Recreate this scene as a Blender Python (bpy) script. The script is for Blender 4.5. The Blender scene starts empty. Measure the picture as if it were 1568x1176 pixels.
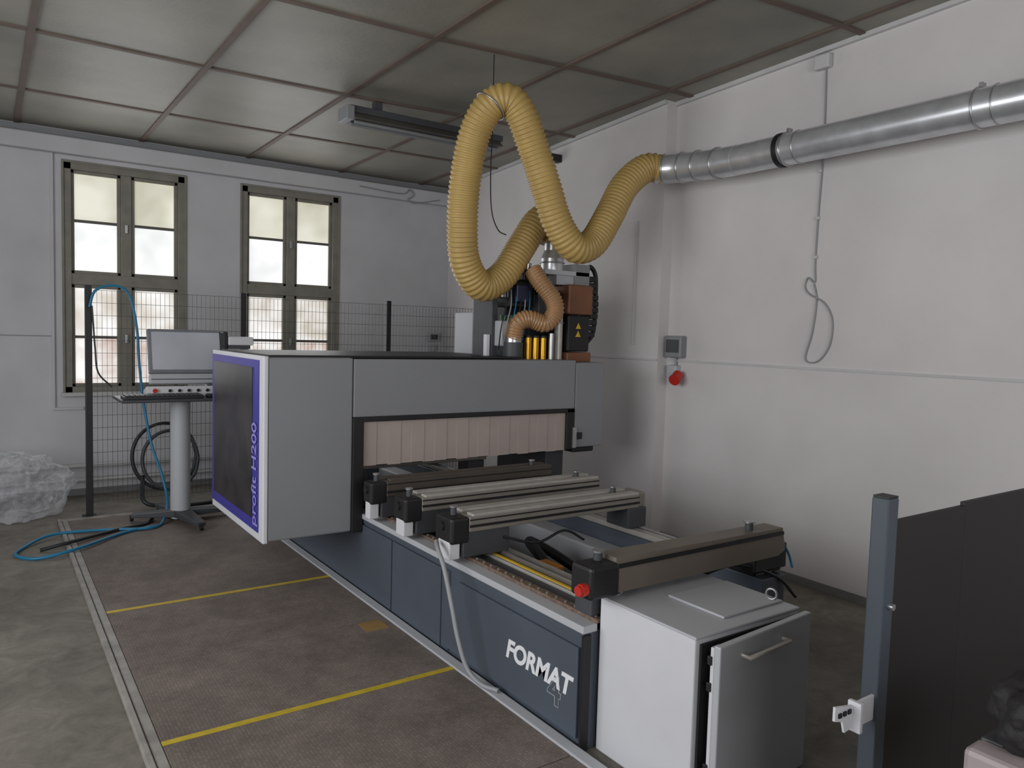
import bpy, bmesh, math, random
from mathutils import Vector, Matrix, noise
random.seed(4)
sc=bpy.context.scene
try:
    sc.view_settings.view_transform='Standard'
    sc.view_settings.look='None'
    sc.view_settings.exposure=0.0
except Exception: pass

# ---------------------------------------------------------------- materials
def lin(c):
    r=[]
    for v in c:
        v=v/255.0
        r.append(v/12.92 if v<=0.04045 else ((v+0.055)/1.055)**2.4)
    return (r[0],r[1],r[2],1)
_m={}
def mat(name,col,rough=0.5,metal=0.0,var=0.12,scale=6.0,bump=0.0,bscale=60.0,col2=None,emis=None,spec=0.5,coat=0.0):
    if name in _m: return _m[name]
    m=bpy.data.materials.new(name); m.use_nodes=True
    nt=m.node_tree; N=nt.nodes; Lk=nt.links
    b=N['Principled BSDF']
    tc=N.new('ShaderNodeTexCoord')
    nz=N.new('ShaderNodeTexNoise'); nz.inputs['Scale'].default_value=scale; nz.inputs['Detail'].default_value=6
    Lk.new(tc.outputs['Object'],nz.inputs['Vector'])
    rp=N.new('ShaderNodeValToRGB')
    c=lin(col)
    if col2: d=lin(col2)
    else: d=tuple(x*(1-var*2) for x in c[:3])+(1,)
    rp.color_ramp.elements[0].position=0.3; rp.color_ramp.elements[1].position=0.7
    rp.color_ramp.elements[0].color=d; rp.color_ramp.elements[1].color=c
    Lk.new(nz.outputs['Fac'],rp.inputs['Fac'])
    Lk.new(rp.outputs['Color'],b.inputs['Base Color'])
    b.inputs['Roughness'].default_value=rough; b.inputs['Metallic'].default_value=metal
    b.inputs['Specular IOR Level'].default_value=spec
    if coat: b.inputs['Coat Weight'].default_value=coat
    if bump>0:
        n2=N.new('ShaderNodeTexNoise'); n2.inputs['Scale'].default_value=bscale; n2.inputs['Detail'].default_value=4
        Lk.new(tc.outputs['Object'],n2.inputs['Vector'])
        bp=N.new('ShaderNodeBump'); bp.inputs['Strength'].default_value=bump; bp.inputs['Distance'].default_value=0.01
        Lk.new(n2.outputs['Fac'],bp.inputs['Height']); Lk.new(bp.outputs['Normal'],b.inputs['Normal'])
    _m[name]=m
    return m

# ---------------------------------------------------------------- mesh builder
def catmull(pts,n):
    P=[Vector(p) for p in pts]
    P=[P[0]*2-P[1]]+P+[P[-1]*2-P[-2]]
    out=[]
    for i in range(1,len(P)-2):
        a,b,c,d=P[i-1],P[i],P[i+1],P[i+2]
        for k in range(n):
            t=k/n
            out.append(0.5*((2*b)+(c-a)*t+(2*a-5*b+4*c-d)*t*t+(3*b-a-3*c+d)*t**3))
    out.append(P[-2]); return out
def resample(P,step):
    d=[0]
    for i in range(1,len(P)): d.append(d[-1]+(P[i]-P[i-1]).length)
    n=max(2,int(d[-1]/step)); out=[]; j=0
    for i in range(n+1):
        s=d[-1]*i/n
        while j<len(P)-2 and d[j+1]<s: j+=1
        t=(s-d[j])/max(1e-9,d[j+1]-d[j]); out.append(P[j].lerp(P[j+1],min(1,max(0,t))))
    return out
class B:
    def __init__(s,name): s.name=name; s.bm=bmesh.new(); s.mats=[]
    def mi(s,m):
        if m not in s.mats: s.mats.append(m)
        return s.mats.index(m)
    def hexa(s,v,m,bev=0.0):
        vs=[s.bm.verts.new(p) for p in v]
        fs=[]
        for q in ((0,3,2,1),(4,5,6,7),(0,1,5,4),(1,2,6,5),(2,3,7,6),(3,0,4,7)):
            f=s.bm.faces.new([vs[i] for i in q]); f.material_index=s.mi(m); fs.append(f)
        if bev>0:
            es=list({e for f in fs for e in f.edges})
            r=bmesh.ops.bevel(s.bm,geom=es,offset=bev,segments=2,affect='EDGES',profile=0.5)
            for f in r['faces']: f.material_index=s.mi(m)
        return vs
    def box(s,x0,x1,y0,y1,z0,z1,m,bev=0.0,M=None):
        v=[(x0,y0,z0),(x1,y0,z0),(x1,y1,z0),(x0,y1,z0),(x0,y0,z1),(x1,y0,z1),(x1,y1,z1),(x0,y1,z1)]
        if M is not None: v=[M@Vector(p) for p in v]
        s.hexa(v,m,bev)
    def prism(s,poly,vec,m):
        a=[s.bm.verts.new(p) for p in poly]; vec=Vector(vec)
        b=[s.bm.verts.new(Vector(p)+vec) for p in poly]
        n=len(a); fs=[s.bm.faces.new(a[::-1]),s.bm.faces.new(b)]
        for i in range(n): fs.append(s.bm.faces.new([a[i],a[(i+1)%n],b[(i+1)%n],b[i]]))
        for f in fs: f.material_index=s.mi(m)
        bmesh.ops.recalc_face_normals(s.bm,faces=fs)
    def sweep(s,P,rf,m,seg=12,caps=True):
        P=[Vector(p) for p in P]; n=len(P)
        T=[]
        for i in range(n):
            t=(P[min(i+1,n-1)]-P[max(i-1,0)])
            T.append(t.normalized() if t.length>1e-9 else Vector((0,0,1)))
        u=T[0].orthogonal().normalized(); rings=[]
        for i in range(n):
            u=(u-T[i]*u.dot(T[i]))
            if u.length<1e-6: u=T[i].orthogonal()
            u.normalize(); w=T[i].cross(u)
            r=rf(i) if callable(rf) else rf
            rings.append([s.bm.verts.new(P[i]+(u*math.cos(a)+w*math.sin(a))*r) for a in [2*math.pi*k/seg for k in range(seg)]])
        mi=s.mi(m)
        for i in range(n-1):
            for k in range(seg):
                f=s.bm.faces.new([rings[i][k],rings[i][(k+1)%seg],rings[i+1][(k+1)%seg],rings[i+1][k]])
                f.smooth=True; f.material_index=mi
        if caps:
            for R,rev in ((rings[0],True),(rings[-1],False)):
                vs=[s.bm.verts.new(v.co) for v in R]
                if rev: vs=vs[::-1]
                f=s.bm.faces.new(vs); f.material_index=mi
    def cyl(s,p0,p1,r,m,seg=24,r2=None):
        r2=r if r2 is None else r2
        s.sweep([p0,p1],lambda i:(r,r2)[i],m,seg)
    def tube(s,pts,r,m,seg=10,n=8):
        s.sweep(catmull(pts,n),r,m,seg)
    def corr(s,pts,r,amp,pitch,m,seg=28):
        P=resample(catmull(pts,16),pitch/4)
        s.sweep(P,lambda i:r+amp*(-1,0.2,1,0.2)[i%4],m,seg)
    def ring(s,c,nrm,R,r,m,seg=28):
        nrm=Vector(nrm).normalized(); u=nrm.orthogonal().normalized(); w=nrm.cross(u); c=Vector(c)
        s.sweep([c+(u*math.cos(a)+w*math.sin(a))*R for a in [2*math.pi*k/seg for k in range(seg+1)]],r,m,8,False)
    def done(s,parent=None):
        me=bpy.data.meshes.new(s.name); s.bm.normal_update(); s.bm.to_mesh(me); s.bm.free()
        for m in s.mats: me.materials.append(m)
        o=bpy.data.objects.new(s.name,me); sc.collection.objects.link(o)
        if parent: o.parent=parent
        return o
def empty(name):
    o=bpy.data.objects.new(name,None); sc.collection.objects.link(o); return o
def text(name,body,size,loc,xa,ya,m,parent,bold=0.0,shear=0.0,ext=0.001,outline=0):
    cu=bpy.data.curves.new(name,'FONT'); cu.body=body; cu.size=size; cu.offset=bold; cu.shear=shear; cu.extrude=ext
    if outline: cu.fill_mode='NONE'; cu.extrude=0; cu.bevel_depth=outline
    cu.materials.append(m)
    o=bpy.data.objects.new(name,cu); sc.collection.objects.link(o)
    xa=Vector(xa); ya=Vector(ya); za=xa.cross(ya)
    M=Matrix((xa,ya,za)).transposed().to_4x4(); M.translation=Vector(loc); o.matrix_world=M
    o.parent=parent
    return o

# ---------------------------------------------------------------- palette
WALL=mat('wall_plaster',(214,210,210),0.85,var=0.04,scale=1.2,bump=0.15,bscale=25,col2=(200,196,196))
WALL2=mat('wall_plaster_back',(206,206,210),0.85,var=0.04,scale=1.5,bump=0.15,bscale=25,col2=(192,191,194))
TRIMW=mat('painted_trim',(196,196,196),0.6,var=0.05)
CEIL=mat('ceiling_panel',(152,148,136),0.5,var=0.08,scale=1.3,bump=0.12,bscale=30,col2=(122,121,112))
STRIP=mat('ceiling_batten',(108,92,82),0.65,var=0.15,scale=4)
FRAME=mat('window_frame_paint',(140,137,126),0.6,var=0.12,scale=8)
GBAR=mat('glazing_bar_paint',(104,102,98),0.6,var=0.1)
SILL=mat('window_reveal',(200,200,200),0.8,var=0.05)
SLATE=mat('slate_blue_paint',(80,88,99),0.45,var=0.08,scale=3)
GREY=mat('machine_grey_paint',(134,136,139),0.45,var=0.03,scale=2)
GREYL=mat('light_grey_paint',(184,186,191),0.45,var=0.03,scale=2)
SKIRT=mat('skirting_paint',(128,128,128),0.7,var=0.15,scale=5)
WHITE=mat('white_paint',(214,215,220),0.45,var=0.03)
BLACK=mat('black_plastic',(28,28,30),0.5,var=0.1)
BLACKM=mat('black_matte',(18,17,17),0.75,var=0.15)
DGREY=mat('dark_grey_metal',(70,72,76),0.5,var=0.1)
EDGE=mat('floor_edge_profile',(160,156,150),0.5,0.1,var=0.2,scale=10)
ALU=mat('brushed_aluminium',(196,192,186),0.42,0.35,var=0.08,scale=14)
ALUD=mat('anodised_aluminium',(150,144,136),0.45,0.3,var=0.08,scale=10)
BROWND=mat('dark_bronze',(92,84,76),0.5,0.3,var=0.1)
ZINC=mat('galvanised_steel',(222,225,229),0.28,0.65,var=0.12,scale=9)
STEEL=mat('steel',(186,186,188),0.3,0.8)
BLUE=mat('violet_blue_film',(66,60,152),0.4,var=0.06)
LILAC=mat('lilac_print',(150,140,215),0.5,var=0.02)
YEL=mat('yellow_tape',(206,180,48),0.6,var=0.12,scale=20)
YELD=mat('yellow_rail',(222,182,50),0.5,var=0.08)
RED=mat('red_plastic',(196,48,38),0.4,var=0.08)
COPPER=mat('copper_brown',(134,90,64),0.45,0.3,var=0.12)
RACK=mat('rack_brown',(140,118,102),0.5,0.2,var=0.25,scale=60)
BRASS=mat('brass',(210,160,50),0.28,0.8)
HOSE=mat('yellow_duct_hose',(190,160,96),0.42,var=0.08,scale=5)
HOSES=mat('amber_spiral_hose',(176,136,96),0.3,var=0.12,scale=8)
CURT=mat('curtain_strip',(176,162,156),0.5,var=0.05,scale=5)
AIRB=mat('blue_air_hose',(30,120,160),0.4,var=0.05)
CABLE=mat('black_cable',(36,40,42),0.45,var=0.1)
CABG=mat('grey_cable',(150,152,156),0.5,var=0.05)
SCREEN=mat('screen_film',(196,199,208),0.3,var=0.06,scale=3,col2=(176,180,190))
ORANGE=mat('orange_plastic',(205,130,40),0.5,var=0.1)
TXT=mat('white_print',(232,234,238),0.5,var=0.01)
PINK=mat('dusty_red_plastic',(140,108,108),0.5,var=0.2)
DARKWIN=mat('tinted_window',(58,54,56),0.3,var=0.3,scale=5,col2=(34,32,34),spec=0.35)

def concrete():
    m=mat('worn_concrete',(146,141,131),0.7,var=0.2,scale=1.1,bump=0.3,bscale=18,col2=(108,103,95))
    nt=m.node_tree; N=nt.nodes; L=nt.links; b=N['Principled BSDF']
    rp=[n for n in N if n.type=='VALTORGB'][0]
    tc=[n for n in N if n.type=='TEX_COORD'][0]
    n3=N.new('ShaderNodeTexNoise'); n3.inputs['Scale'].default_value=5.5; n3.inputs['Detail'].default_value=10; n3.inputs['Roughness'].default_value=0.75; n3.inputs['Distortion'].default_value=0.6
    L.new(tc.outputs['Object'],n3.inputs['Vector'])
    r3=N.new('ShaderNodeValToRGB'); r3.color_ramp.elements[0].position=0.36; r3.color_ramp.elements[1].position=0.64
    r3.color_ramp.elements[0].color=(0.5,0.5,0.49,1); r3.color_ramp.elements[1].color=(1,1,1,1)
    L.new(n3.outputs['Fac'],r3.inputs['Fac'])
    mx=N.new('ShaderNodeMix'); mx.data_type='RGBA'; mx.blend_type='MULTIPLY'; mx.inputs[0].default_value=0.8
    L.new(rp.outputs['Color'],mx.inputs[6]); L.new(r3.outputs['Color'],mx.inputs[7]); L.new(mx.outputs[2],b.inputs['Base Color'])
    return m
CONC=concrete()
def matmat():
    m=mat('walkway_mat',(158,145,136),0.75,var=0.1,scale=2.5,col2=(132,121,113))
    nt=m.node_tree; N=nt.nodes; L=nt.links; b=N['Principled BSDF']
    tc=[n for n in N if n.type=='TEX_COORD'][0]
    rp=[n for n in N if n.type=='VALTORGB'][0]
    vo=N.new('ShaderNodeTexVoronoi'); vo.inputs['Scale'].default_value=70; vo.inputs['Randomness'].default_value=0.25
    L.new(tc.outputs['Object'],vo.inputs['Vector'])
    r=N.new('ShaderNodeValToRGB'); r.color_ramp.elements[0].position=0.2; r.color_ramp.elements[1].position=0.6
    r.color_ramp.elements[0].color=(1,1,1,1); r.color_ramp.elements[1].color=(0.5,0.48,0.48,1)
    L.new(vo.outputs['Distance'],r.inputs['Fac'])
    n4=N.new('ShaderNodeTexNoise'); n4.inputs['Scale'].default_value=9; n4.inputs['Detail'].default_value=9; n4.inputs['Roughness'].default_value=0.7
    L.new(tc.outputs['Object'],n4.inputs['Vector'])
    r4=N.new('ShaderNodeValToRGB'); r4.color_ramp.elements[0].position=0.35; r4.color_ramp.elements[1].position=0.6
    r4.color_ramp.elements[0].color=(0.72,0.72,0.72,1); r4.color_ramp.elements[1].color=(1,1,1,1)
    L.new(n4.outputs['Fac'],r4.inputs['Fac'])
    mx=N.new('ShaderNodeMix'); mx.data_type='RGBA'; mx.blend_type='MULTIPLY'; mx.inputs[0].default_value=0.8
    L.new(rp.outputs['Color'],mx.inputs[6]); L.new(r.outputs['Color'],mx.inputs[7])
    m2=N.new('ShaderNodeMix'); m2.data_type='RGBA'; m2.blend_type='MULTIPLY'; m2.inputs[0].default_value=0.8
    L.new(mx.outputs[2],m2.inputs[6]); L.new(r4.outputs['Color'],m2.inputs[7]); L.new(m2.outputs[2],b.inputs['Base Color'])
    bp=N.new('ShaderNodeBump'); bp.inputs['Strength'].default_value=0.4; bp.inputs['Distance'].default_value=0.003; bp.invert=True
    L.new(vo.outputs['Distance'],bp.inputs['Height']); L.new(bp.outputs['Normal'],b.inputs['Normal'])
    return m
MATM=matmat()

def glowpane(name,c1,s1,c2,s2,sc_=2.2):  # frosted pane whose daylight is painted in as noisy emission
    m=bpy.data.materials.new(name); m.use_nodes=True; nt=m.node_tree; N=nt.nodes; L=nt.links
    b=N['Principled BSDF']; b.inputs['Base Color'].default_value=(0.5,0.5,0.48,1); b.inputs['Roughness'].default_value=0.4
    tc=N.new('ShaderNodeTexCoord'); nz=N.new('ShaderNodeTexNoise'); nz.inputs['Scale'].default_value=sc_; nz.inputs['Detail'].default_value=2
    L.new(tc.outputs['Object'],nz.inputs['Vector'])
    r=N.new('ShaderNodeValToRGB'); r.color_ramp.elements[0].position=0.35; r.color_ramp.elements[1].position=0.62
    a=lin(c1); e=lin(c2)
    r.color_ramp.elements[0].color=tuple(x*s1 for x in a[:3])+(1,); r.color_ramp.elements[1].color=tuple(x*s2 for x in e[:3])+(1,)
    L.new(nz.outputs['Fac'],r.inputs['Fac']); L.new(r.outputs['Color'],b.inputs['Emission Color']); b.inputs['Emission Strength'].default_value=1.0
    return m
G_TOP=glowpane('frosted_glass_glow_shaded',(188,184,160),0.8,(224,222,204),0.85)  # shaded and bright daylight set per pane row through emission colour
G_MID=glowpane('frosted_glass_glow_bright',(226,229,230),0.9,(252,252,252),1.0)
G_LOW=glowpane('frosted_glass_glow_lower',(206,196,182),0.85,(248,248,248),0.95,3.0)
G_LOW2=glowpane('frosted_glass_glow_base',(196,168,156),0.85,(240,240,238),0.95,4.0)

# ---------------------------------------------------------------- room
XL,YF,YB=-2.6,-2.6,8.0
def cz(y,x=4.4):
    s=min(1,max(0,(x-1.6)/2.8)); s=s*s*(3-2*s)*0.35+s*0.65
    return 3.325+(8.0-y)*(0.000+0.033*s)
b=B('floor'); b.box(XL-0.2,4.9,YF-0.2,8.3,-0.1,0.0,CONC); b.done()
b=B('ceiling')
gx=[XL-0.2]+[1.24+i*0.985 for i in range(-3,4)]+[4.9]
gy=[YF-0.2,-1.4,-0.04,1.33,2.7,4.08,5.44,6.83,8.3]
for i in range(len(gx)-1):
    for j in range(len(gy)-1):
        b.box(gx[i],gx[i+1],gy[j],gy[j+1],0.0,0.12,CEIL)
        b.box(gx[i]-0.02,gx[i]+0.02,gy[j],min(gy[j+1],8.0),-0.012,0.001,STRIP) if 0<i else None
        b.box(gx[i],gx[i+1],gy[j]-0.02,gy[j]+0.02,-0.010,0.001,STRIP) if 0<j else None
for v in b.bm.verts: v.co.z+=cz(v.co.y,v.co.x)
b.done()
W=[(0.607,1.624),(2.175,3.20)]; WZ0,WZ1=0.96,3.04
b=B('wall_back')
xs=[XL-0.2,W[0][0],W[0][1],W[1][0],W[1][1],4.9]
for i in (0,2,4): b.box(xs[i],xs[i+1],8.0,8.3,0,3.6,WALL2)
for w in W:
    b.box(w[0],w[1],8.0,8.3,0,WZ0,WALL2); b.box(w[0],w[1],8.0,8.3,WZ1,3.6,WALL2)
b.done()
b=B('cornice_and_shadow_strip'); b.box(XL,4.57,7.90,8.0,3.10,3.245,WALL2,0.012); b.box(XL,4.57,7.96,8.0,3.245,3.31,GREY); b.done()  # cornice beam; grey strip above it stands in for the shadow under the ceiling
b=B('trim_2')
b.box(0.50,0.525,7.975,8.0,0.82,3.10,WALL2,0.004); b.box(0.50,0.75,7.975,8.0,0.80,0.825,WALL2,0.004)
b.box(XL,0.50,7.99,8.0,1.47,1.478,GREY)
b.done()
b=B('baseboard_back'); b.box(XL,4.55,7.98,8.0,0.0,0.06,SKIRT,0.004); b.done()
def rx(y): return 4.385+0.02*y
def lx(y): return 4.36+0.064*(y-4.25)
b=B('wall_right')
b.hexa([(rx(YF),YF,0),(4.9,YF,0),(4.9,4.25,0),(rx(4.25),4.25,0),(rx(YF),YF,3.8),(4.9,YF,3.8),(4.9,4.25,3.8),(rx(4.25),4.25,3.8)],WALL)
b.hexa([(lx(4.25),4.25,0),(4.95,4.25,0),(4.95,8.3,0),(lx(8.3),8.3,0),(lx(4.25),4.25,3.8),(4.95,4.25,3.8),(4.95,8.3,3.8),(lx(8.3),8.3,3.8)],WALL)
b.done()
b=B('trim_3')
b.hexa([(rx(YF)-0.012,YF,1.43),(rx(YF),YF,1.43),(rx(4.25),4.25,1.43),(rx(4.25)-0.012,4.25,1.43),(rx(YF)-0.012,YF,1.445),(rx(YF),YF,1.445),(rx(4.25),4.25,1.445),(rx(4.25)-0.012,4.25,1.445)],TRIMW)
b.hexa([(lx(4.25)-0.012,4.25,1.43),(lx(4.25),4.25,1.43),(lx(8),8,1.43),(lx(8)-0.012,8,1.43),(lx(4.25)-0.012,4.25,1.445),(lx(4.25),4.25,1.445),(lx(8),8,1.445),(lx(8)-0.012,8,1.445)],TRIMW)
for f,y0,y1 in ((rx,YF,4.25),(lx,4.25,8.0)):
    b.hexa([(f(y0)-0.03,y0,cz(y0)-0.035),(f(y0),y0,cz(y0)-0.035),(f(y1),y1,cz(y1)-0.035),(f(y1)-0.03,y1,cz(y1)-0.035),(f(y0)-0.03,y0,cz(y0)-0.003),(f(y0),y0,cz(y0)-0.003),(f(y1),y1,cz(y1)-0.003),(f(y1)-0.03,y1,cz(y1)-0.003)],TRIMW)
b.done()
b=B('baseboard_right')
b.hexa([(rx(YF)-0.01,YF,0),(rx(YF),YF,0),(rx(4.25),4.25,0),(rx(4.25)-0.01,4.25,0),(rx(YF)-0.01,YF,0.05),(rx(YF),YF,0.05),(rx(4.25),4.25,0.05),(rx(4.25)-0.01,4.25,0.05)],SKIRT)
b.done()
b=B('wall_left'); b.box(XL-0.2,XL,YF,8.0,0,3.8,WALL2); b.done()
b=B('wall_front'); b.box(XL-0.2,4.9,YF-0.2,YF,0,3.8,WALL2); b.done()

for i,(a,c) in enumerate(W):
    b=B('window_%d'%(i+1))
    y0=8.05
    b.box(a,a+0.055,8.0,8.28,WZ0,WZ1,FRAME); b.box(c-0.055,c,8.0,8.28,WZ0,WZ1,FRAME)
    b.box(a,c,8.0,8.28,WZ1-0.055,WZ1,FRAME); b.box(a,c,8.0,8.28,WZ0,WZ0+0.05,FRAME)
    b.box(a-0.02,a,7.985,8.0,WZ0,WZ1+0.02,FRAME,0.003); b.box(c,c+0.02,7.985,8.0,WZ0,WZ1+0.02,FRAME,0.003); b.box(a,c,7.985,8.0,WZ1,WZ1+0.02,FRAME,0.003)
    b.box(a-0.04,c+0.04,7.94,8.02,WZ0-0.035,WZ0,SILL,0.006)
    m=(a+c)/2; zt=2.0
    b.box(a+0.05,c-0.05,y0-0.04,y0+0.05,zt-0.05,zt+0.05,FRAME,0.006)
    b.box(m-0.045,m+0.045,y0-0.03,y0+0.05,WZ0+0.04,WZ1-0.04,FRAME,0.006)
    for (z0,z1,zm) in ((WZ0+0.05,zt-0.05,1.47),(zt+0.05,WZ1-0.055,2.53)):
        for (x0,x1) in ((a+0.055,m-0.045),(m+0.045,c-0.055)):
            t=0.03
            b.box(x0,x0+t,y0-0.01,y0+0.04,z0,z1,FRAME,0.004); b.box(x1-t,x1,y0-0.01,y0+0.04,z0,z1,FRAME,0.004)
            b.box(x0,x1,y0-0.01,y0+0.04,z0,z0+t,FRAME,0.004); b.box(x0,x1,y0-0.01,y0+0.04,z1-t,z1,FRAME,0.004)
            b.box(x0,x1,y0,y0+0.035,zm-0.013,zm+0.013,GBAR,0.003)
            up = z0>2
            b.box(x0+t,x1-t,y0+0.015,y0+0.02,zm,z1-t,G_TOP if up else G_LOW)
            b.box(x0+t,x1-t,y0+0.015,y0+0.02,z0+t,zm,G_MID if up else G_LOW2)
    b.box(m-0.012,m+0.012,y0-0.05,y0-0.03,1.42,1.5,STEEL,0.003); b.box(m-0.012,m+0.012,y0-0.05,y0-0.03,2.45,2.53,STEEL,0.003)
    b.done()

b=B('heating_pipe')
for z in (0.29,0.16): b.cyl((XL+0.03,7.9,z),(4.30,7.9,z),0.02,TRIMW,16)
for x in (-1.5,0.3,1.9,3.4): b.box(x-0.015,x+0.015,7.88,7.97,0.12,0.33,TRIMW)
b.done()

# ---------------------------------------------------------------- walkway platform
b=B('walkway_mat')
ys=[1.0,2.12,3.75,5.42,6.89]
for j in range(len(ys)-1):
    b.box(0.53,1.80,ys[j]+0.003,ys[j+1]-0.003,0.0,0.022,MATM,0.003)
b.box(0.46,0.485,1.0,6.95,0,0.03,EDGE,0.003); b.box(0.488,0.528,1.0,6.95,0,0.024,EDGE,0.003)
b.box(0.46,1.855,6.893,6.95,0,0.026,EDGE,0.003)
b.box(1.80,1.855,1.0,6.9,0,0.03,GREYL,0.004)
for y in (4.57,3.0): b.box(0.53,1.80,y-0.017,y+0.017,0.021,0.0232,YEL)
b.box(1.63,1.76,3.6,3.73,0.021,0.0232,mat('tan_tape',(160,128,76),0.6))
b.done()

# ---------------------------------------------------------------- cnc router
R=empty('cnc_router')
b=B('machine_bed')
b.box(1.875,2.20,2.15,6.2,0.0,0.47,SLATE,0.006)
b.box(2.95,3.12,2.15,6.2,0.0,0.50,SLATE,0.006)
b.box(2.20,2.95,2.15,2.30,0.0,0.40,SLATE); b.box(2.20,2.95,6.0,6.2,0.0,0.45,SLATE)
b.box(2.20,2.95,2.30,6.0,0.05,0.16,DGREY)
b.box(2.80,2.95,2.32,6.0,0.16,0.42,GREYL,0.01)
def side(y0,y1,z0,z1,ch):
    b.prism([(1.876,y0,z0),(1.876,y1,z0),(1.876,y1,z1-ch),(1.876,y1-ch*1.6,z1),(1.876,y0,z1)],(-0.014,0,0),SLATE)
side(2.17,3.16,0.045,0.405,0.06); side(3.24,3.79,0.03,0.43,0.0); side(3.805,6.15,0.03,0.43,0.0)
b.box(1.866,1.876,3.165,3.235,0.03,0.43,SLATE)
b.box(1.868,1.876,2.15,6.2,0.44,0.47,SLATE)
b.box(1.857,1.93,2.14,6.2,0.468,0.498,GREYL,0.004)
b.box(1.925,1.965,2.14,6.2,0.498,0.515,RACK,0.002)
for k in range(64): b.cyl((1.945,2.17+k*0.062,0.515),(1.945,2.17+k*0.062,0.52),0.008,STEEL,8)
b.box(1.965,2.04,2.16,6.2,0.47,0.50,DGREY)
b.box(2.045,2.062,2.2,6.2,0.47,0.512,ALU,0.003); b.box(2.063,2.083,2.2,6.2,0.47,0.515,YELD,0.003)
b.box(2.10,2.125,2.2,6.2,0.47,0.53,STEEL,0.004); b.box(2.135,2.195,2.2,6.2,0.47,0.515,ALU,0.004)
b.box(2.97,3.03,2.2,6.2,0.50,0.53,ALU,0.004); b.box(3.05,3.09,2.2,6.2,0.50,0.525,STEEL,0.004)
b.box(1.86,1.90,2.14,2.15,0.0,0.46,BLACK)
b.box(2.22,2.34,2.85,3.0,0.40,0.47,ORANGE,0.01)
b.done(R)
b=B('bed_cables')
b.tube([(2.25,2.6,0.2),(2.35,3.0,0.42),(2.5,3.35,0.45),(2.65,3.0,0.3),(2.5,2.7,0.2),(2.7,2.5,0.2)],0.028,CABLE,10)
b.tube([(2.3,3.4,0.2),(2.45,3.15,0.38),(2.6,2.9,0.22),(2.75,2.6,0.2)],0.018,CABLE,8)
b.tube([(2.35,2.4,0.2),(2.5,2.6,0.33),(2.7,2.75,0.2)],0.014,AIRB,8)
b.done(R)
text('bed_lettering','FORMAT',0.113,(1.8605,2.655,0.198),(0,-1,0),(0,0,1),TXT,R,0.004,0.22)
text('bed_numeral','4',0.17,(1.8603,2.35,0.125),(0,-1,0),(0,0,1),GREYL,R,0.004,0.0,outline=0.0012)

def console(n,y0,y1,xr,zt=0.75,hgt=0.085,mr=ALU,body=ALUD):
    c=B('console_%d'%n)
    ym=(y0+y1)/2; w=(y1-y0)
    c.box(1.90,xr,y0,y1,zt-hgt,zt-0.012,body,0.004)
    c.box(1.92,xr,y0+0.004,y0+w*0.36,zt-0.014,zt,mr,0.003)
    c.box(1.92,xr,y1-w*0.36,y1-0.004,zt-0.014,zt,mr,0.003)
    c.box(1.90,xr+0.002,y0-0.004,y0,zt-hgt+0.022,zt-hgt+0.034,BLACK)
    c.box(1.90,xr+0.002,y0-0.003,y0,zt-0.03,zt-0.024,BLACK)
    c.box(1.80,1.905,y0+0.005,y1-0.015,zt-0.14,zt-0.012,BLACK,0.014)
    c.box(1.80,1.86,y0+0.02,y1-0.05,0.52,zt-0.125,WHITE,0.006)
    c.box(1.87,2.14,y0+0.01,y1-0.01,0.525,zt-hgt,DGREY,0.006)
    c.box(2.94,3.08,y0,y1,0.535,zt-hgt,DGREY,0.006)
    for px in (1.86,xr-0.12): c.cyl((px,ym,zt-0.015),(px,ym,zt+0.025),0.016,DGREY,16); c.cyl((px,ym,zt+0.025),(px,ym,zt+0.032),0.021,STEEL,16)
    c.cyl((1.805,ym,zt-0.06),(1.79,ym,zt-0.06),0.022,BLACK,16)
    return c
c=console(2,3.04,3.22,3.02,0.735); c.box(3.0,3.09,3.06,3.2,0.6,0.73,ALUD,0.01)
c.tube([(2.1,3.05,0.6),(2.3,3.03,0.55),(2.5,3.06,0.58),(2.62,3.04,0.52)],0.007,CABLE); c.done(R)
c=console(3,3.52,3.68,3.14,0.735); c.done(R)
c=console(4,3.95,4.08,3.10,0.745,hgt=0.10,mr=BROWND,body=BROWND); c.done(R)
c=console(5,4.75,4.9,3.1,0.745); c.done(R)
c=console(6,5.4,5.55,3.1,0.745,mr=BROWND,body=BROWND); c.done(R)
c=B('console_1')
BM=mat('bronze_anodised',(128,119,108),0.5,0.2,var=0.08)
c.prism([(1.94,2.06,0.64),(2.93,2.06,0.64),(2.98,2.06,0.66),(2.955,2.06,0.765),(1.94,2.06,0.775)],(0,0.10,0),BM)
c.box(1.94,2.955,2.052,2.06,0.735,0.75,BLACK)
c.box(1.80,1.945,2.04,2.16,0.635,0.76,BLACK,0.014)
c.cyl((1.80,2.07,0.675),(1.775,2.07,0.675),0.024,RED,20); c.cyl((1.775,2.07,0.675),(1.762,2.07,0.675),0.019,RED,20)
c.cyl((1.90,2.12,0.755),(1.90,2.12,0.79),0.018,DGREY,16); c.cyl((1.90,2.12,0.79),(1.90,2.12,0.797),0.024,STEEL,16)
c.cyl((2.78,2.11,0.765),(2.78,2.11,0.80),0.018,DGREY,16); c.cyl((2.78,2.11,0.80),(2.78,2.11,0.806),0.026,STEEL,16)
c.box(1.91,2.16,2.16,2.26,0.52,0.65,DGREY,0.006)
c.box(2.90,3.14,2.16,2.24,0.53,0.65,BLACK,0.008)
c.box(2.35,3.05,2.26,2.34,0.56,0.63,DGREY,0.006)
c.box(2.95,3.16,2.2,2.36,0.50,0.68,BLACK,0.01)
c.tube([(2.4,2.17,0.66),(2.45,2.2,0.55),(2.6,2.3,0.5),(2.8,2.2,0.58),(3.05,2.15,0.5),(3.14,2.1,0.4)],0.008,CABLE)
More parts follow.
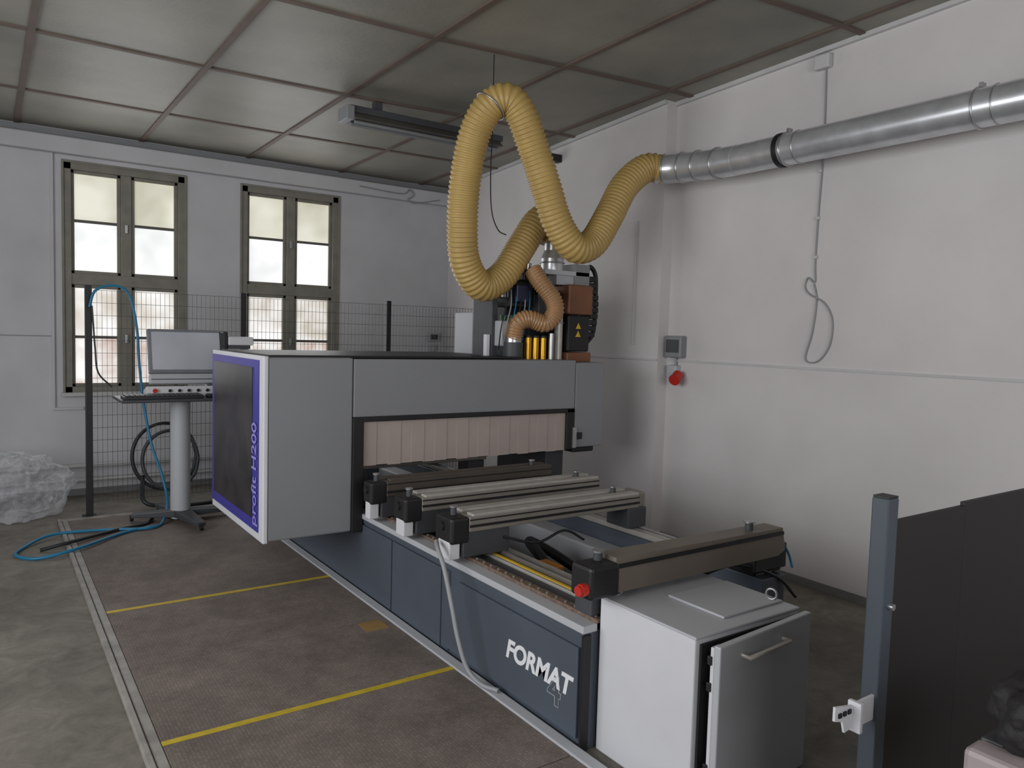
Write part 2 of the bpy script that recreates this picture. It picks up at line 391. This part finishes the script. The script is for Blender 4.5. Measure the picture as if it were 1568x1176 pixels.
c.tube([(2.9,2.3,0.66),(3.05,2.2,0.72),(3.12,2.15,0.62),(3.1,2.1,0.55)],0.006,AIRB)
c.done(R)
YG,YH=4.20,5.33
b=B('gantry_housing')
b.box(1.29,1.788,YG,YH,0.40,1.438,GREY,0.01)
b.box(1.792,3.487,YG,YH,1.085,1.432,GREY,0.006)
b.box(3.492,3.765,YG,YG+0.6,0.80,1.415,GREY,0.008)
b.box(3.50,3.74,YG+0.6,YH,1.0,1.40,GREY,0.01)
b.box(1.31,3.05,YG+0.06,YH-0.03,1.436,1.450,BLACK,0.004)
b.box(1.789,1.862,YG-0.003,YH-0.1,0.39,1.085,BLACK,0.006)
b.box(1.86,3.49,YG-0.003,YG+0.06,1.055,1.087,BLACK,0.004)
b.box(3.42,3.49,YG-0.003,YG+0.1,0.79,1.085,BLACK,0.004)
b.box(1.86,3.49,YH-0.4,YH-0.05,0.98,1.085,BLACKM)
b.box(3.43,3.60,4.45,5.1,0.0,0.80,DGREY,0.01)
b.box(3.12,3.60,4.5,5.0,0.08,0.45,DGREY,0.01)
b.box(3.50,3.56,YG-0.01,YG,0.86,0.91,BLACK,0.003); b.box(3.47,3.5,YG-0.02,YG+0.03,0.8,0.95,STEEL,0.003)
b.box(3.5,3.7,YG+0.02,YG+0.3,0.76,0.80,BLACK,0.01)
b.done(R)
b=B('gantry_end_window')
b.box(1.262,1.289,YG-0.004,YH+0.004,0.392,1.445,WHITE,0.006)
b.box(1.2575,1.262,YG+0.075,YH-0.01,0.44,1.42,BLUE)
b.box(1.2535,1.2575,YG+0.19,YH-0.07,0.505,1.375,DARKWIN)
b.done(R)
text('gantry_end_lettering','profit H200',0.125,(1.2525,YG+0.10,0.47),(0,0,1),(0,1,0),LILAC,R,0.001)
b=B('curtain_strips')
n=19; x0,x1=1.865,3.42
for k in range(n):
    a=x0+(x1-x0)*k/n; w=(x1-x0)/n
    b.box(a,a+w+0.006,YG+0.02+0.004*(k%2),YG+0.024+0.004*(k%2),0.785+0.003*math.sin(k*2.1),1.06,CURT)
    b.box(a,a+w+0.006,YH-0.1+0.006*(k%2),YH-0.095+0.006*(k%2),0.78,1.06,BLACKM)
b.done(R)
b=B('spindle_head')
b.box(3.12,3.72,4.58,4.95,1.36,1.96,BLACK,0.01)
b.cyl((3.46,4.48,2.08),(3.46,4.48,2.17),0.085,ZINC); b.cyl((3.46,4.48,2.17),(3.46,4.48,2.23),0.085,ZINC,24,0.062); b.cyl((3.46,4.48,2.23),(3.46,4.48,2.36),0.062,ZINC)
b.ring((3.46,4.48,2.14),(0,0,1),0.087,0.006,STEEL); b.ring((3.46,4.48,2.29),(0,0,1),0.064,0.006,STEEL)
b.box(3.34,3.76,4.40,4.62,2.05,2.085,GREYL,0.004); b.box(3.62,3.76,4.40,4.60,1.97,2.14,GREY,0.006)
b.box(3.46,3.70,4.42,4.58,1.98,2.06,GREYL,0.006)
b.box(3.53,3.765,4.36,4.58,1.765,1.985,COPPER,0.012)
b.box(3.54,3.75,4.37,4.58,1.49,1.76,BLACK,0.012)
b.box(3.53,3.765,4.36,4.58,1.41,1.485,COPPER,0.01)
b.prism([(3.61,4.368,1.60),(3.66,4.368,1.60),(3.635,4.368,1.645)],(0,-0.003,0),YELD)
b.prism([(3.61,4.368,1.66),(3.66,4.368,1.66),(3.635,4.368,1.705)],(0,-0.003,0),YELD)
b.cyl((3.49,4.42,1.42),(3.49,4.42,1.80),0.032,ALU); b.ring((3.49,4.42,1.7),(0,0,1),0.034,0.006,STEEL)
for k in range(10):
    z=1.60+k*0.047
    b.box(3.785+0.03*math.sin(k*0.35),3.865+0.03*math.sin(k*0.35),4.44,4.56,z,z+0.04,BLACK,0.006)
b.tube([(3.80,4.5,2.06),(3.84,4.5,2.14),(3.9,4.5,2.08),(3.91,4.5,1.9),(3.90,4.5,1.65),(3.83,4.5,1.55)],0.018,BLACK)
for k,xx in enumerate((3.20,3.265,3.335)):
    b.cyl((xx,4.40,1.40),(xx,4.40,1.585),0.026,BRASS,20); b.cyl((xx,4.40,1.585),(xx,4.40,1.60),0.03,BLACK,20)
b.cyl((3.07,4.40,1.40),(3.07,4.40,1.55),0.07,DGREY); b.cyl((3.07,4.40,1.55),(3.07,4.40,1.585),0.06,STEEL)
b.box(3.06,3.27,4.45,4.62,1.80,1.99,BLACK,0.012); b.box(3.09,3.2,4.40,4.46,1.83,1.96,mat('navy_plastic',(24,30,60),0.4),0.01)
b.box(3.16,3.32,4.42,4.52,1.99,2.07,BLACK,0.01); b.cyl((3.22,4.46,2.07),(3.22,4.46,2.12),0.03,STEEL)
b.box(2.98,3.08,4.42,4.7,1.52,1.70,GREYL,0.008); b.box(2.95,3.0,4.5,4.75,1.44,1.86,DGREY,0.006)
b.box(2.91,2.94,4.5,4.54,1.44,1.60,WHITE,0.004)
for k in range(4): b.cyl((2.97+k*0.03,4.41,1.70),(2.97+k*0.03,4.41,1.74),0.011,mat('green_fitting',(40,90,50),0.4),10)
b.box(3.09,3.28,4.98,5.25,1.44,1.765,GREYL,0.006); b.box(3.22,3.32,4.95,5.2,1.44,1.80,GREY,0.006)
b.box(3.30,3.38,4.42,4.5,1.72,1.9,DGREY,0.006)
b.box(3.00,3.10,4.46,4.56,1.86,1.95,STEEL,0.01); b.box(3.36,3.44,4.40,4.48,1.86,1.98,BLACK,0.008)
b.cyl((3.38,4.36,1.42),(3.38,4.36,1.62),0.02,STEEL,14); b.cyl((3.42,4.52,1.9),(3.42,4.52,2.06),0.03,BLACK,14)
for k in range(7):
    xx=2.97+0.04*k
    b.tube([(xx,4.43,1.5+0.03*(k%3)),(xx-0.03,4.36,1.66),(xx+0.02,4.38,1.8),(xx+0.06,4.44,1.92)],0.005,(CABLE,CABG,AIRB)[k%3],6)
b.done(R)
b=B('spindle_spiral_hose')
b.corr([(3.22,4.40,2.07),(3.25,4.34,1.98),(3.33,4.29,1.86),(3.34,4.28,1.76),(3.27,4.30,1.69),(3.16,4.34,1.715),(3.08,4.37,1.68),(3.07,4.40,1.585)],0.062,0.005,0.02,HOSES,24)
b.done(R)

# ---------------------------------------------------------------- electrical cabinet
b=B('electrical_cabinet')
b.box(1.935,2.50,1.66,2.135,0.0,0.605,WHITE,0.006)
b.box(1.932,2.505,1.655,2.138,0.600,0.611,GREYL,0.004)
b.box(2.15,2.49,1.72,1.99,0.611,0.620,GREYL,0.003)
b.box(1.955,2.49,1.648,1.656,0.02,0.585,BLACKM)
Mx=Matrix.Translation((2.50,1.648,0))@Matrix.Rotation(math.radians(4.5),4,'Z')
b.box(-0.545,0.02,-0.032,-0.006,0.01,0.60,GREYL,0.005,Mx)
b.box(-0.543,-0.50,-0.006,0.008,0.02,0.59,WHITE,0.002,Mx)
for z in (0.06,0.16,0.44,0.53): b.box(-0.55,-0.53,0.0,0.016,z,z+0.03,BLACK,0.002,Mx)
b.sweep([Mx@Vector(p) for p in ((-0.42,-0.03,0.545),(-0.42,-0.06,0.545),(-0.17,-0.06,0.545),(-0.17,-0.03,0.545))],0.008,ALU,10)
b.ring((2.46,1.75,0.64),(1,0.3,0),0.02,0.005,STEEL); b.ring((1.99,2.10,0.632),(1,0.3,0),0.018,0.005,STEEL)
b.tube([(2.50,1.8,0.45),(2.56,1.78,0.40),(2.57,1.76,0.32),(2.50,1.78,0.28)],0.008,CABLE)
b.done()

# ---------------------------------------------------------------- extraction hose + duct
H=[(4.10,4.02,2.84),(3.98,4.08,2.84),(3.80,4.10,2.69),(3.63,4.07,2.45),(3.47,4.05,2.25),(3.30,4.04,2.21),(3.16,4.05,2.36),(3.06,4.05,2.57),(2.95,4.06,2.82),(2.84,4.06,3.02),(2.75,4.09,3.095),(2.66,4.16,3.04),(2.61,4.24,2.88),(2.595,4.31,2.63),(2.60,4.35,2.34),(2.66,4.40,2.08),(2.81,4.43,1.93),(2.99,4.44,2.01),(3.16,4.46,2.23),(3.31,4.48,2.42),(3.42,4.49,2.46),(3.465,4.485,2.38),(3.46,4.48,2.28)]
b=B('extraction_hose'); b.corr(H,0.100,0.006,0.03,HOSE,32)
b.ring((2.67,4.15,3.05),(0.7,-0.25,0.9),0.109,0.006,STEEL,32)
zt=cz(4.14,2.68)
b.cyl((2.68,4.14,3.16),(2.68,4.14,zt-0.002),0.004,CABLE,6); b.ring((2.68,4.14,3.18),(0,1,0),0.02,0.004,STEEL,16)
b.tube([(2.70,4.16,3.0),(2.78,4.3,2.7),(2.86,4.4,2.45),(2.95,4.45,2.33),(3.02,4.45,2.30)],0.004,CABLE,6)
b.done()
b=B('wall_duct')
def dp(y): return Vector((4.15+0.004*(y-3.1),y,2.81))
b.cyl(dp(-2.55),dp(3.40),0.098,ZINC,40)
for y in (-1.0,0.5,1.88,3.0): 
    b.ring(dp(y),(0,1,0),0.101,0.006,STEEL,40); b.ring(dp(y-0.09),(0,1,0),0.099,0.004,STEEL,40); b.box(4.14,4.18,y-0.01,y+0.01,2.90,2.94,STEEL,0.003)
b.cyl((4.15,3.02,2.81),(4.15,3.05,2.81),0.107,BLACK,40)
b.sweep([(4.15,3.38,2.81),(4.155,3.55,2.815),(4.15,3.72,2.825),(4.14,3.86,2.835),(4.10,4.02,2.84),(4.06,4.06,2.84)],lambda i:(0.1,0.1,0.1,0.103,0.104,0.104)[i],ZINC,36)
for p,nn in (((4.155,3.55,2.815),(0,1,0.03)),((4.15,3.72,2.825),(-0.05,1,0.05)),((4.14,3.86,2.835),(-0.2,1,0.05)),((4.10,4.0,2.84),(-0.5,1,0))): b.ring(p,nn,0.104,0.007,STEEL,36)
for y in (1.88,3.03): b.box(4.20,rx(y),y-0.01,y+0.01,2.80,2.82,STEEL)
b.done()

# ---------------------------------------------------------------- ceiling lamp
b=B('ceiling_lamp')
z=3.275
for x in (2.5,3.4): b.box(x-0.03,x+0.03,5.46,5.52,z-0.01,cz(5.5,x)-0.001,DGREY)
b.box(2.26,3.62,5.42,5.56,z-0.05,z,DGREY,0.004)
b.prism([(2.28,5.38,z-0.10),(2.28,5.60,z-0.10),(2.28,5.54,z-0.045),(2.28,5.44,z-0.045)],(1.32,0,0),mat('lamp_reflector',(100,96,90),0.4,var=0.1))
b.box(2.22,2.28,5.40,5.58,z-0.11,z-0.01,GREY,0.006)
b.cyl((2.30,5.45,z-0.115),(3.58,5.45,z-0.115),0.014,GREY,14); b.cyl((2.30,5.53,z-0.115),(3.58,5.53,z-0.115),0.014,GREY,14)
b.done()

# ---------------------------------------------------------------- control terminal
T=B('control_terminal')
T.cyl((1.29,6.5,0.05),(1.29,6.5,1.02),0.075,GREYL,32)
for p in ((0.95,6.62),(1.66,6.52),(1.36,6.08),(1.20,6.92)):
    a=Vector((1.29,6.5,0)); e=Vector((p[0],p[1],0)); d=(e-a).normalized(); s=Vector((-d.y,d.x,0))
    T.hexa([a+s*-0.07+Vector((0,0,0.06)),e+s*-0.035+Vector((0,0,0.06)),e+s*0.035+Vector((0,0,0.06)),a+s*0.07+Vector((0,0,0.06)),
            a+s*-0.07+Vector((0,0,0.12)),e+s*-0.035+Vector((0,0,0.09)),e+s*0.035+Vector((0,0,0.09)),a+s*0.07+Vector((0,0,0.12))],DGREY,0.006)
    T.cyl(e+Vector((-0.012,0,0.053)),e+Vector((0.012,0,0.053)),0.026,BLACK,16)
T.box(0.82,1.60,6.18,6.62,1.015,1.04,DGREY,0.008)
KB=mat('keyboard_body',(44,45,50),0.5)
T.box(0.84,1.40,6.19,6.37,1.04,1.062,KB,0.005)
for r in range(4):
    for k in range(16): T.box(0.855+k*0.034,0.883+k*0.034,6.20+r*0.042,6.236+r*0.042,1.062,1.072,DGREY,0.002)
T.box(1.44,1.52,6.22,6.33,1.04,1.068,BLACK,0.012)
Mp=Matrix.Translation((0,6.42,1.04))@Matrix.Rotation(math.radians(-18),4,'X')
T.box(1.03,1.60,0.0,0.14,0.0,0.085,WHITE,0.006,Mp)
T.cyl(Mp@Vector((1.09,0.0,0.045)),Mp@Vector((1.09,-0.022,0.045)),0.016,RED,20)
for k in range(5): T.cyl(Mp@Vector((1.2+k*0.07,0.0,0.045)),Mp@Vector((1.2+k*0.07,-0.014,0.045)),0.012,BLACK,14)
BEZ=mat('monitor_bezel',(126,129,136),0.45)
Mt=Matrix.Translation((1.36,6.55,1.13))@Matrix.Rotation(math.radians(-14),4,'X')
T.box(-0.29,0.29,-0.012,0.028,0.085,0.45,BEZ,0.008,Mt)
T.box(-0.262,0.262,-0.015,-0.010,0.115,0.425,SCREEN,0.0,Mt)
T.box(-0.29,0.29,-0.03,0.03,0.0,0.08,GREYL,0.01,Mt)
T.box(-0.28,0.28,-0.034,-0.03,0.03,0.036,DGREY,0.0,Mt)
T.box(-0.20,0.20,0.028,0.07,0.10,0.36,DGREY,0.02,Mt)
T.box(1.62,1.66,6.50,6.66,1.08,1.56,BLACK,0.01); T.box(1.50,1.66,6.52,6.62,1.03,1.12,DGREY,0.01); T.box(1.66,1.86,6.48,6.66,1.45,1.52,WHITE,0.008); T.box(1.66,1.84,6.5,6.64,1.42,1.45,DGREY)
T.done()

# ---------------------------------------------------------------- safety fence
b=B('safety_fence')
YFc=7.06
for x in (0.70,1.93,3.37,4.46):
    b.box(x-0.025,x+0.025,YFc-0.025,YFc+0.025,0.01,1.91,BLACK,0.004)
    b.box(x-0.05,x+0.05,YFc-0.06,YFc+0.06,0.0,0.012,BLACK,0.002)
WIRE=mat('fence_wire',(70,70,72),0.5,0.3)
for (a,c) in ((0.725,1.905),(1.955,3.345),(3.395,4.435)):
    n=int((c-a)/0.036)
    for k in range(n+1):
        x=a+(c-a)*k/n; b.box(x-0.0013,x+0.0013,YFc-0.0013,YFc+0.0013,0.12,1.87,WIRE)
    for k in range(18):
        z=0.12+1.75*k/17; b.box(a,c,YFc-0.0043,YFc-0.0013,z-0.0016,z+0.0016,WIRE)
b.done()

# ---------------------------------------------------------------- hoses and cables
b=B('blue_air_hose')
b.tube([(0.70,6.98,1.73),(0.74,6.96,1.86),(0.86,6.95,1.91),(0.98,6.95,1.85),(1.04,6.95,1.58),(1.06,6.95,1.26),(1.09,6.93,0.93),(1.14,6.88,0.6),(1.20,6.78,0.36),(1.22,6.66,0.16),(1.14,6.42,0.04),(1.01,6.30,0.037),(0.69,6.41,0.037),(0.39,6.43,0.034),(0.20,6.22,0.012),(0.16,6.04,0.012),(0.28,5.9,0.012),(0.52,5.93,0.042),(0.85,6.26,0.034),(1.10,6.36,0.034)],0.011,AIRB,10)
b.done()
b=B('black_air_hose')
b.tube([(0.72,7.0,1.74),(0.74,6.99,1.4),(0.76,6.98,1.2),(0.86,6.97,1.08)],0.007,CABLE)
b.tube([(0.3,6.1,0.014),(0.5,6.12,0.045),(0.8,6.35,0.036),(1.02,6.45,0.036),(1.10,6.60,0.036)],0.013,CABLE)
b.done()
b=B('power_cable_coil')
for i,(r,h,dx) in enumerate(((0.24,0.34,0.06),(0.21,0.30,0.10))):
    b.tube([(1.25+dx+r*math.cos(a)*1.1,7.25-0.05*i+0.04*math.sin(a*1.0),0.44-0.03*i+h*0.85*math.sin(a)) for a in [math.pi*2*k/12 for k in range(13)]],0.016,CABLE if i!=1 else DGREY,8)
b.tube([(1.12,7.2,0.28),(1.10,7.0,0.10),(1.25,6.98,0.05),(1.5,7.0,0.03),(1.9,7.1,0.03)],0.018,CABLE,8)
b.done()
b=B('grey_cable')
b.tube([(1.775,3.14,0.60),(1.75,3.08,0.58),(1.74,3.0,0.51),(1.745,2.93,0.35),(1.75,2.88,0.22),(1.765,2.82,0.1),(1.79,2.74,0.05),(1.83,2.66,0.042)],0.011,CABG,10)
b.done()
b=B('hanging_wall_cable')
def wx(y): return rx(y)-0.012
b.tube([(wx(y),y,z) for y,z in ((2.95,3.38),(2.94,3.04),(2.94,2.75),(2.95,2.46),(2.955,2.13),(2.95,2.0),(3.0,2.03),(3.02,1.97),(2.98,1.92),(2.87,1.86),(2.81,1.75),(2.82,1.59),(2.90,1.485),(2.99,1.50),(2.95,1.67),(2.93,1.88),(2.955,1.99))],0.0045,CABG,8)
b.box(rx(2.97)-0.05,rx(2.97),2.91,3.02,3.35,3.44,TRIMW,0.01)
for z in (2.7,2.4,2.15): b.box(rx(2.95)-0.02,rx(2.95),2.94,2.965,z,z+0.02,TRIMW,0.003)
b.done()
b=B('wall_socket_box')
xw=rx(4.2)
b.box(xw-0.07,xw,4.05,4.22,1.46,1.63,GREY,0.01); b.box(xw-0.075,xw-0.068,4.07,4.20,1.50,1.60,DGREY,0.002)
b.box(xw-0.06,xw,4.10,4.20,1.30,1.40,GREYL,0.008)
b.cyl((xw-0.05,4.08,1.33),(xw-0.11,4.06,1.29),0.04,RED,24); b.cyl((xw-0.10,4.065,1.295),(xw-0.115,4.06,1.288),0.045,RED,24)
b.tube([(xw-0.02,4.14,1.40),(xw-0.02,4.14,1.46)],0.01,CABG)
b.done()
b=B('wall_conduit')
b.cyl((lx(4.55)-0.010,4.55,1.55),(lx(4.55)-0.010,4.55,2.55),0.006,TRIMW,8); b.done()
b=B('wall_sensor')
b.box(lx(5.9)-0.06,lx(5.9),5.82,5.95,3.18,3.28,TRIMW,0.01); b.box(lx(5.7)-0.12,lx(5.7),5.66,5.74,3.22,3.29,BLACK,0.01)
b.tube([(lx(5.9)-0.02,5.9,3.2),(lx(5.9)-0.03,5.95,3.1),(lx(5.9)-0.02,5.98,3.2)],0.006,CABG); b.done()
b=B('wall_outlet')
b.box(4.33,4.48,7.96,8.0,1.50,1.60,GREYL,0.006); b.box(4.36,4.45,7.95,7.965,1.52,1.58,DGREY,0.003)
b.box(4.37,4.44,7.97,8.0,1.38,1.46,GREYL,0.004); b.done()
b=B('cornice_cable')
b.tube([(3.4,7.89,3.18),(3.9,7.885,3.16),(4.0,7.88,3.22),(4.05,7.88,3.16),(3.98,7.88,3.10),(4.1,7.89,3.08),(4.4,7.89,3.15)],0.006,CABG); b.done()

# ---------------------------------------------------------------- plastic bag
bm=bmesh.new(); bmesh.ops.create_icosphere(bm,subdivisions=6,radius=1)
for v in bm.verts:
    p=v.co.copy(); n=noise.noise(p*1.3+Vector((3,1,2)))*0.30-abs(noise.noise(p*2.6))*0.30-abs(noise.noise(p*5.5+Vector((5,5,5))))*0.13
    p*= (1.05+n)
    v.co=Vector((0.13+p.x*0.42,7.25+p.y*0.34,max(0.012+0.01*abs(noise.noise(p*6)),0.26+p.z*0.34)))
for f in bm.faces: f.smooth=True
me=bpy.data.meshes.new('plastic_bag'); bm.to_mesh(me); bm.free()
pm=bpy.data.materials.new('clear_film'); pm.use_nodes=True; nt=pm.node_tree; N=nt.nodes; L=nt.links
pb=N['Principled BSDF']; pb.inputs['Base Color'].default_value=(0.78,0.8,0.84,1); pb.inputs['Roughness'].default_value=0.13
tr=N.new('ShaderNodeBsdfTransparent'); ms=N.new('ShaderNodeMixShader')
lw=N.new('ShaderNodeLayerWeight'); lw.inputs['Blend'].default_value=0.35
mr=N.new('ShaderNodeMapRange'); mr.inputs['To Min'].default_value=0.12; mr.inputs['To Max'].default_value=0.8
tc=N.new('ShaderNodeTexCoord'); nz=N.new('ShaderNodeTexNoise'); nz.inputs['Scale'].default_value=9; nz.inputs['Detail'].default_value=3; nz.inputs['Distortion'].default_value=1.5
bp=N.new('ShaderNodeBump'); bp.inputs['Strength'].default_value=0.9; bp.inputs['Distance'].default_value=0.03
L.new(tc.outputs['Object'],nz.inputs['Vector']); L.new(nz.outputs['Fac'],bp.inputs['Height']); L.new(bp.outputs['Normal'],pb.inputs['Normal']); L.new(bp.outputs['Normal'],lw.inputs['Normal'])
L.new(lw.outputs['Facing'],mr.inputs['Value']); L.new(mr.outputs['Result'],ms.inputs[0])
L.new(tr.outputs[0],ms.inputs[1]); L.new(pb.outputs[0],ms.inputs[2]); L.new(ms.outputs[0],N['Material Output'].inputs['Surface'])
me.materials.append(pm); o=bpy.data.objects.new('plastic_bag',me); sc.collection.objects.link(o)

# ---------------------------------------------------------------- near barrier
b=B('barrier_panel')
PB=mat('barrier_post_paint',(66,74,84),0.45,var=0.05)
b.box(1.822,1.87,0.975,1.02,0.01,1.222,PB,0.004); b.box(1.824,1.868,0.977,1.018,1.222,1.227,BLACK)
b.box(1.80,1.90,0.94,1.06,0,0.012,PB,0.003)
BS=mat('barrier_sheet',(34,30,30),0.6,var=0.1,scale=2)
b.box(1.885,2.27,0.995,1.012,0.08,1.155,BS,0.002)
b.box(2.27,3.30,0.995,1.012,0.08,1.165,BS,0.002)
b.box(3.30,3.345,0.98,1.025,0.0,1.20,PB,0.004)
for z in (0.30,0.95): b.box(1.87,1.89,0.99,1.015,z-0.02,z+0.02,BLACK,0.002); b.cyl((1.85,0.975,z),(1.85,0.962,z),0.009,STEEL,6)
b.prism([(1.655,0.985,0.735),(1.735,0.985,0.72),(1.735,0.985,0.665),(1.70,0.985,0.66),(1.69,0.985,0.69),(1.655,0.985,0.70)],(0,0.006,0),WHITE)
b.box(1.735,1.825,0.983,0.991,0.66,0.725,WHITE,0.002); b.box(1.732,1.745,0.965,1.0,0.655,0.73,WHITE,0.002)
for k in range(3): b.box(1.668+k*0.02,1.68+k*0.02,0.981,0.985,0.705,0.716,BLACK)
b.done()
b=B('tool_trolley')
b.box(1.62,2.05,0.30,0.66,0.70,0.79,PINK,0.012); b.box(1.605,1.68,0.28,0.68,0.72,0.80,mat('pale_grey_plastic',(176,162,164),0.5),0.012); b.box(1.68,2.07,0.28,0.68,0.785,0.80,DGREY,0.006)
b.box(1.62,2.05,0.30,0.66,0.20,0.24,PINK,0.01)
for x in (1.64,2.03):
    for y in (0.32,0.64): b.cyl((x,y,0.06),(x,y,0.72),0.014,DGREY,12); b.cyl((x-0.012,y,0.035),(x+0.012,y,0.035),0.035,BLACK,18)
b.done()
bm=bmesh.new(); bmesh.ops.create_icosphere(bm,subdivisions=5,radius=1)
for v in bm.verts:
    p=v.co.copy(); p*=0.95+0.3*noise.noise(p*1.8)+0.08*noise.noise(p*6); v.co=Vector((1.745+p.x*0.11,0.59+p.y*0.09,max(0.802,0.87+p.z*0.095)))
for f in bm.faces: f.smooth=True
me=bpy.data.meshes.new('work_bag'); bm.to_mesh(me); bm.free(); me.materials.append(mat('bag_fabric',(40,38,38),0.7,var=0.2,bump=0.4))
o=bpy.data.objects.new('work_bag',me); sc.collection.objects.link(o)

# ---------------------------------------------------------------- light
def area(name,loc,rot,sx,sy,power,col=(1,1,1)):
    l=bpy.data.lights.new(name,'AREA'); l.shape='RECTANGLE'; l.size=sx; l.size_y=sy; l.energy=power; l.color=col
    o=bpy.data.objects.new(name,l); o.location=loc; o.rotation_euler=rot; sc.collection.objects.link(o); return o
area('daylight_left',(-2.5,2.6,1.9),(0,math.radians(-90),0),1.8,4.5,145,(0.97,0.985,1.0))
area('daylight_front',(0.8,-2.5,2.0),(math.radians(90),0,0),3.5,1.6,90,(0.99,0.985,1.0))
for i,(a,c) in enumerate(W):
    area('daylight_window_%d'%(i+1),((a+c)/2,7.9,2.0),(math.radians(-90),0,0),0.95,1.9,10,(0.97,0.98,1.0))
w=bpy.data.worlds.new('sky'); sc.world=w; w.use_nodes=True
w.node_tree.nodes['Background'].inputs[0].default_value=(0.75,0.8,0.85,1); w.node_tree.nodes['Background'].inputs[1].default_value=0.6

# ---------------------------------------------------------------- camera
Yc=Vector((-809,98,-1160)).normalized()
Dn=Vector((-514,-17812,-1160)); Dn=(Dn-Dn.dot(Yc)*Yc).normalized(); Zc=-Dn; Xc=Yc.cross(Zc)
cam=bpy.data.cameras.new('camera'); cam.sensor_width=36; cam.lens=36*1160/1568; cam.clip_start=0.05
co=bpy.data.objects.new('camera',cam); sc.collection.objects.link(co)
M=Matrix((Xc,Yc,Zc)).to_4x4(); M.translation=Vector((0,0,1.6)); co.matrix_world=M
sc.camera=co
